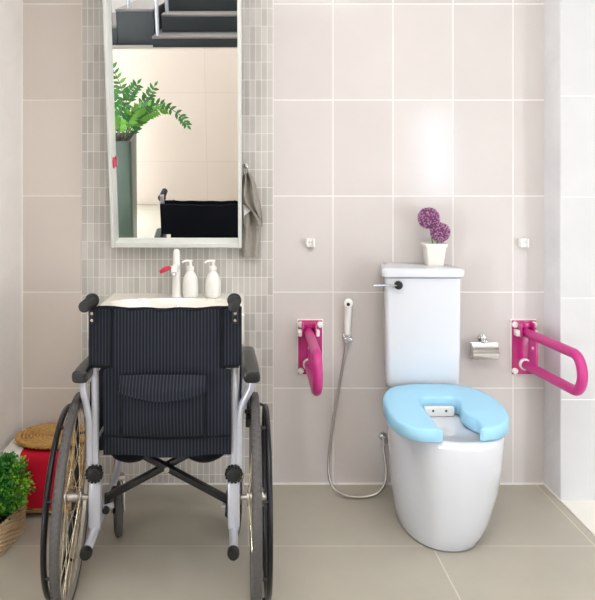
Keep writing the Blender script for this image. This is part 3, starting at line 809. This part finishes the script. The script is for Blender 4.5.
# big wheels
AY, AZ, WR = -.766, .305, .305
spoke_me = None
for s in (-1, 1):
    wx = CX+s*.2715
    if s < 0: wx -= .008
    hub = Vector((wx, AY, AZ))
    def circ(r, dx=0, n=72): return [hub+Vector((dx, r*math.cos(2*PI*k/n), r*math.sin(2*PI*k/n))) for k in range(n)]
    wh = empty('wheel', hub-Vector((CX,-.60,0))); wh.parent = wc
    if s < 0: wh.rotation_euler = (0, R(1.8), R(4))
    def wpart(name, bm, m, label=None):
        bmesh.ops.translate(bm, vec=-hub, verts=bm.verts); return obj(name, bm, m, wh, label=label)
    bm = nb(); tube(bm, circ(WR-.0135), .0138, 12, closed=True)
    # tread blocks
    n = 110
    for k in range(n):
        a = 2*PI*k/n
        for dx in (-.006, .006):
            t = nb(); box(t, (-.0032,-.0042,-.001), (.0032,.0042,.0016)); merge(bm, t, Matrix.Translation(hub) @ Matrix.Rotation(a+(.5*2*PI/n if dx > 0 else 0), 4, 'X') @ Matrix.Translation((dx, 0, WR-.0018)))
    wpart('tyre', bm, M['tyre'])
    bm = nb(); nseg = 72; prof = [(-.011,.283), (-.011,.270), (-.006,.262), (.006,.262), (.011,.270), (.011,.283)]
    vs = [[bm.verts.new(hub+Vector((px2, r2*math.cos(2*PI*k/nseg), r2*math.sin(2*PI*k/nseg)))) for px2, r2 in prof] for k in range(nseg)]
    for k in range(nseg):
        A = vs[k]; B = vs[(k+1) % nseg]
        for i in range(6): bm.faces.new((A[i], A[(i+1) % 6], B[(i+1) % 6], B[i]))
    wpart('rim', bm, M['rimm'])
    bm = nb(); cyl(bm, hub+Vector((-s*.055,0,0)), hub+Vector((s*.035,0,0)), .0085, 14, .001); cyl(bm, hub+Vector((-.022,0,0)), hub+Vector((.022,0,0)), .014, 16)
    for dx in (-.022, .022): cyl(bm, hub+Vector((dx-.0025,0,0)), hub+Vector((dx+.0025,0,0)), .026, 20)
    cyl(bm, hub+Vector((s*.030,0,0)), hub+Vector((s*.040,0,0)), .012, 14, .003); cyl(bm, hub+Vector((-s*.058,0,0)), hub+Vector((-s*.050,0,0)), .013, 6)
    wpart('hub', bm, M['steel'])
    if spoke_me is None:
        bm = nb(); tube(bm, [(0, 0, 0), (0, 0, 1)], .0012, 6)
        o = obj('spoke', bm, M['spoke'], wh); spoke_me = o.data; first = True
    NS = 32
    for k in range(NS):
        if first: first = False; sp_ = o
        else: sp_ = link(bpy.data.objects.new('spoke', spoke_me)); sp_.parent = wh
        a = 2*PI*k/NS; side = 1 if k % 2 else -1; tw_ = R(62) if (k//2) % 2 else R(-62)
        p0 = Vector((side*.020, .024*math.cos(a+tw_), .024*math.sin(a+tw_))); p1 = Vector((0, .264*math.cos(a), .264*math.sin(a)))
        d = p1-p0; sp_.location = p0; sp_.rotation_mode = 'QUATERNION'; sp_.rotation_quaternion = d.to_track_quat('Z', 'Y'); sp_.scale = (1, 1, d.length)
    bm = nb(); tube(bm, circ(.262, s*.034), .0088, 12, closed=True)
    hr = wpart('handrim', bm, M['handrim'])
    for k in range(8):
        bm = nb(); a = 2*PI*(k+.5)/8; q0 = hub+Vector((s*.011, .272*math.cos(a), .272*math.sin(a))); q1 = hub+Vector((s*.033, .264*math.cos(a), .264*math.sin(a)))
        cyl(bm, q0, q1, .0045, 10)
        wpart('handrim_spacer', bm, M['black'])
# casters
for s in (-1, 1):
    cxx = CX+s*.212; c0 = Vector((cxx, -.40, 0))
    ca = empty('caster', c0-Vector((CX,-.60,0)), R(14) if s < 0 else R(-6)); ca.parent = wc
    bm = nb(); prof = [(.060,-.013), (.078,-.013), (.088,-.010), (.0915,-.004), (.0915,.004), (.088,.010), (.078,.013), (.060,.013)]
    nseg = 40; vs = [[bm.verts.new((px2, r2*math.cos(2*PI*k/nseg), .092+r2*math.sin(2*PI*k/nseg))) for r2, px2 in prof] for k in range(nseg)]
    for k in range(nseg):
        A = vs[k]; B = vs[(k+1) % nseg]
        for i in range(8): bm.faces.new((A[i], A[(i+1) % 8], B[(i+1) % 8], B[i]))
    obj('caster_tyre', bm, M['tyre'], ca)
    bm = nb(); cyl(bm, (-.010,0,.092), (.010,0,.092), .062, 28, .002); cyl(bm, (-.018,0,.092), (.018,0,.092), .014, 14); obj('caster_hub', bm, M['black'], ca)
    bm = nb()
    for q in (-1, 1):
        tube(bm, [(q*.021,0,.080), (q*.021,.006,.13), (q*.020,.02,.195)], .006, 8)
    box(bm, (-.026,.0,.188), (.026,.038,.208), .005); cyl(bm, (0,.02,.20), (0,.02,.33), .013, 12)
    obj('caster_fork', bm, M['steel'], ca)

# ------------------------------------------------------------------ wicker helpers
def woven(bm, path_fn, z0, z1, rows, stakes, r, amp, n=160, twist=False):
    for k in range(rows):
        z = z0+(z1-z0)*(k+.5)/rows; pts = []
        for i in range(n):
            t = i/n; p, nn = path_fn(t, (k+.5)/rows)
            w_ = amp*math.sin(t*stakes*PI*2/2+(PI if k % 2 else 0))
            pts.append(Vector((p.x+nn.x*w_, p.y+nn.y*w_, z+.0006*math.sin(t*40+k))))
        tube(bm, pts, r, 6, closed=True)
def rect_path(hx, hy, rad, taper=0.0):
    def f(t, h):
        g = 1+taper*h; ax_, ay_ = hx*g, hy*g
        a = 2*PI*t; c, s = math.cos(a), math.sin(a); p = 7
        r_ = (abs(c)**p+abs(s)**p)**(-1/p)
        q = Vector((ax_*c*r_, ay_*s*r_, 0)); nn = Vector((c*abs(c)**3/ax_, s*abs(s)**3/ay_, 0)).normalized()
        return q, nn
    return f
def box_basket(root, hx, hy, h, mw, rows, stakes, name='basket', taper=.06):
    bm = nb(); f = rect_path(hx-.004, hy-.004, .01, taper)
    loft(bm, [[f(k/48, hh)[0]+Vector((0,0,z)) for k in range(48)] for z, hh in ((.002,0), (h*.5,.5), (h-.006,1))], cap=False)
    bm.faces.new([bm.verts.new(f(k/48, 0)[0]+Vector((0,0,.003))) for k in range(48)])
    f2 = rect_path(hx, hy, .01, taper)
    woven(bm, f2, .002, h, rows, stakes, h/rows*.52, .0022)
    for ph in (0, PI):   # braided rim
        pts = []
        for i in range(200):
            t = i/200; p, nn = f2(t, 1); a = t*2*PI*26+ph
            pts.append(Vector((p.x+nn.x*.003*math.cos(a), p.y+nn.y*.003*math.cos(a), h+.003*math.sin(a))))
        tube(bm, pts, .0032, 6, closed=True)
    return obj(name, bm, mw, root)

# basket with red and cream cloth in the corner
cb = empty('lidded_basket', (-.742, -.165, 0)); tag(cb, 'wicker basket with red and cream cloth sides in the corner', 'basket')
bm = nb()
def cshape(hx, hy, z, inset=0): return rr(-hx+inset, hx-inset, -hy+inset, hy-inset, z, .035)
HX, HY, HB = .145, .122, .250
# cloth: cream on the left third, red beyond
def clothbox(x0, x1, z0, z1, grow, m, name, label=None):
    bm = nb(); rings = []
    for z, ins in ((z0, .004), (z0+.02, .001), (z1-.035, .0), (z1-.012, .005), (z1-.002, .015), (z1, .03)):
        rings.append(rr(x0, x1, -HY-grow+ins, HY+grow-ins, z, .012))
    loft(bm, rings); return obj(name, bm, m, cb, label=label)
bm = nb(); loft(bm, [cshape(HX-.01, HY-.01, .02), cshape(HX-.004, HY-.004, HB-.03), cshape(HX-.006, HY-.006, HB-.006)]); 
woven(bm, rect_path(HX-.004, HY-.006, .02, 0), .02, HB-.014, 20, 24, .0062, .003, n=200)
obj('basket_body', bm, M['wicker'], cb)
clothbox(-HX-.006, -HX+.062, .045, HB, .016, M['cream_cloth'], 'cream_cloth', 'cream cloth strip')
clothbox(-HX+.060, HX-.082, .045, HB-.002, .015, M['red'], 'red_cloth', 'red cloth cover')
for x in (-HX+.03, HX-.03):
    for y in (-HY+.03, HY-.03):
        bm = nb(); box(bm, (x-.014,y-.014,.0005), (x+.014,y+.014,.03), .002); obj('foot', bm, M['darkwood'], cb)
ld = empty('wicker_lid', (-.738, -.170, HB+.001)); ld.scale = (.95,.92,.8); tag(ld, 'shallow oval wicker tray lying on the red and cream basket', 'tray')
bm = nb()
def ell(rx, ry, z, wob, nst, ph=0, n=120): return [Vector((rx*math.cos(2*PI*k/n), ry*math.sin(2*PI*k/n), z+wob*math.sin(2*PI*k/n*nst+ph))) for k in range(n)]
loft(bm, [ell(.060,.05,.0006,0,1,n=40), ell(.120,.105,.004,0,1,n=40), ell(.130,.115,.014,0,1,n=40), ell(.125,.110,.016,0,1,n=40), ell(.06,.05,.010,0,1,n=40)])
for k in range(9):
    q = (k+.5)/9; tube(bm, ell(.014+.122*q, .011+.109*q, .0165+.010*math.sin(q*PI/2)-.002*q, .0022, 14, PI*(k % 2)), .0058, 6, closed=True)
obj('woven_bottom', bm, M['wicker'], ld)
bm = nb()
for ph in (0, 2*PI/3, 4*PI/3):
    pts = []
    for i in range(240):
        t = 2*PI*i/240; a = t*17+ph; rx, ry = .138+.007*math.cos(a), .123+.007*math.cos(a)
        pts.append(Vector((rx*math.cos(t), ry*math.sin(t), .020+.007*math.sin(a))))
    tube(bm, pts, .0055, 7, closed=True)
obj('braided_rim', bm, M['wicker'], ld)

# leafy plant in woven planter
bp0 = empty('potted_plant', (-.838, -.455, 0), R(10)); 
bp0.location = (-.842, -.452, 0); bp0.rotation_euler = (0,0,R(-8)); tag(bp0, 'small bushy green plant in a pale woven basket on the floor at the left', 'potted plant')
box_basket(bp0, .048, .098, .108, M['wicker2'], 14, 30, 'woven_basket')
bm = nb(); f = rect_path(.044, .094, .01, .04)
loft(bm, [[f(k/40, 1)[0]+Vector((0,0,z)) for k in range(40)] for z in (.085, .095)]); obj('soil', bm, M['soil'], bp0)
bm = nb()
random.seed(3)
def leaflet(bm, p, d, size, mi, wfac=.45):
    d = d.normalized(); u = d.orthogonal().normalized(); a = random.random()*2*PI
    u = (Matrix.Rotation(a, 3, d) @ u); nrm = d.cross(u)
    w_ = size*wfac; a_ = p; b_ = p+d*size*.5+u*w_+nrm*size*.08; c_ = p+d*size+nrm*size*-.05; e_ = p+d*size*.5-u*w_+nrm*size*.08; mid = p+d*size*.5
    vs = [bm.verts.new(q) for q in (a_, b_, c_, e_, mid)]
    for i, j in ((0,1), (1,2), (2,3), (3,0)):
        fc = bm.faces.new((vs[i], vs[j], vs[4])); fc.material_index = mi
clumps = []
while len(clumps) < 120:
    d = Vector((random.gauss(0,1), random.gauss(0,1), random.gauss(0,1))).normalized()
    rad = random.uniform(.6, 1.0)
    p = Vector((.012+d.x*.080*rad, -.005+d.y*.115*rad, .200+d.z*.090*rad))
    if p.z < .115: continue
    wx_ = bp0.location.x+p.x
    if wx_ < XL+.022: continue
    clumps.append((p, d))
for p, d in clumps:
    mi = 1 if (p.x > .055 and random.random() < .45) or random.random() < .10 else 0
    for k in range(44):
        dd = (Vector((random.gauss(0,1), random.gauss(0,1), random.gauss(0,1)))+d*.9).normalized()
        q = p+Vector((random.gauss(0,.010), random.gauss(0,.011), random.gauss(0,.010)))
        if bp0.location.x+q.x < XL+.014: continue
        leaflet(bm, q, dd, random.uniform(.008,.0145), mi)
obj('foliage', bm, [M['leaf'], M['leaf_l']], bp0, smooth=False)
bm = nb()
for p, d in clumps[::3]: tube(bm, spline([(p.x*.3, p.y*.4, .09), (p.x*.5, p.y*.6, .14), (p.x, p.y, p.z)], 3), .0014, 5)
obj('stems', bm, M['stem'], bp0)

# ------------------------------------------------------------------ tall planter with arching plant (seen in the mirror)
zp = empty('arching_plant', (-.985, -2.25, 0)); tag(zp, 'glossy arching plant in a tall dark green planter, seen in the mirror', 'potted plant')
bm = nb()
PHt = .84
loft(bm, [rr(-.085,.085,-.085,.085,0,.02), rr(-.09,.09,-.09,.09,.01,.02), rr(-.125,.125,-.125,.125,PHt,.02), rr(-.112,.112,-.112,.112,PHt,.018), rr(-.105,.105,-.105,.105,PHt-.05,.018)])
obj('tall_planter', bm, M['planter'], zp)
bm = nb(); box(bm, (-.104,-.104,PHt-.06), (.104,.104,PHt-.03)); obj('soil', bm, M['soil'], zp, smooth=False)
random.seed(11)
# each stalk: list of points relative to the planter top centre, leaf length
stalks = [
 ([(.05,.02,0), (.09,.03,.10), (.18,.04,.19), (.30,.04,.215), (.42,.04,.16), (.47,.04,.10)], .052, 0, 14),
 ([(.03,0,0), (.06,0,.16), (.05,0,.30), (-.01,.01,.44)], .062, 0, 10),
 ([(.04,-.02,0), (.10,-.02,.12), (.19,-.02,.22), (.26,-.02,.31)], .055, 0, 10),
 ([(.04,.04,0), (.12,.06,.10), (.22,.07,.17), (.33,.07,.20)], .060, 1, 11),
 ([(.03,.05,0), (.09,.09,.12), (.16,.12,.20), (.26,.14,.23)], .062, 1, 10),
 ([(.0,0,0), (.03,.02,.14), (.10,.03,.26), (.16,.03,.33)], .060, 0, 10),
 ([(-.04,0,0), (-.10,.01,.14), (-.19,.02,.25), (-.30,.02,.28)], .060, 0, 12),
 ([(-.03,.04,0), (-.06,.08,.2), (-.10,.12,.35)], .060, 0, 10),
 ([(-.02,-.05,0), (-.04,-.12,.18), (-.05,-.2,.28)], .060, 0, 10),
 ([(.02,.06,0), (.05,.13,.12), (.08,.22,.17)], .060, 1, 10),
 ([(.05,0,0), (.10,.01,.06), (.16,.02,.12), (.22,.02,.16)], .055, 0, 9),
]
def big_leaf(bm, p, d, up_, L_, mi):
    d = d.normalized(); side = d.cross(up_).normalized(); n_ = side.cross(d).normalized(); N_ = 6
    rows_ = []
    for i in range(N_+1):
        t = i/N_; w_ = L_*.21*math.sin(PI*(t**.8))+.0004; c_ = p+d*L_*t-n_*L_*.12*t*t
        rows_.append([c_+side*w_+n_*w_*.25, c_, c_-side*w_+n_*w_*.25])
    vs = [[bm.verts.new(q) for q in r_] for r_ in rows_]
    for i in range(N_):
        for j in range(2):
            fc = bm.faces.new((vs[i][j], vs[i+1][j], vs[i+1][j+1], vs[i][j+1])); fc.material_index = mi
for pts, L_, tone, nl in stalks:
    path = spline([(x*1.12, y, z*1.3+PHt-.03) for x, y, z in pts], 10)
    bm = nb(); tube(bm, path, lambda t: .0055-.0035*t, 7); stl = obj('stalk', bm, M['stem'], zp)
    bm = nb(); n = len(path)
    for k in range(nl):
        t = .28+.72*(k+.5)/nl; i = min(n-2, int(t*(n-1))); d = (path[i+1]-path[i]).normalized()
        for s in (-1, 1):
            up_ = Vector((0,-.75,.65)); sd = d.cross(Vector((0,1,0))).normalized()
            dd = (sd*s*.85+d*.55+Vector((random.uniform(-.15,.15), random.uniform(-.35,.35), random.uniform(-.1,.1)))).normalized()
            big_leaf(bm, path[i], dd, Vector((random.uniform(-.2,.2), 1, .4)), 1.35*L_*random.uniform(.85,1.1)*(1-.35*t), 1 if (tone and random.random() < .55) or random.random() < .06 else 0)
    big_leaf(bm, path[-1], (path[-1]-path[-2]), Vector((0,1,.3)), L_*.8, 0)
    obj('leaves', bm, [M['leaf_d'], M['leaf_y']], stl)

# ------------------------------------------------------------------ world, camera, view
wd = bpy.data.worlds.new('world'); sc.world = wd; wd.use_nodes = True
wd.node_tree.nodes['Background'].inputs[0].default_value = (.9,.93,1,1); wd.node_tree.nodes['Background'].inputs[1].default_value = .3
cd = bpy.data.cameras.new('camera'); cam = link(bpy.data.objects.new('camera', cd)); sc.camera = cam
cam.location = (0, CAMY, CAMZ); cam.rotation_euler = (R(90), 0, 0)
cd.sensor_fit = 'VERTICAL'; cd.sensor_height = 36; cd.sensor_width = 36; cd.lens = 680*36/600
cd.shift_x = (297.5-241)/600; cd.shift_y = (178-300)/600; cd.clip_start = .02
vs_ = sc.view_settings; vs_.view_transform = 'Standard'; vs_.look = 'None'; vs_.gamma = 1; vs_.exposure = .38; vs_.use_curve_mapping = False
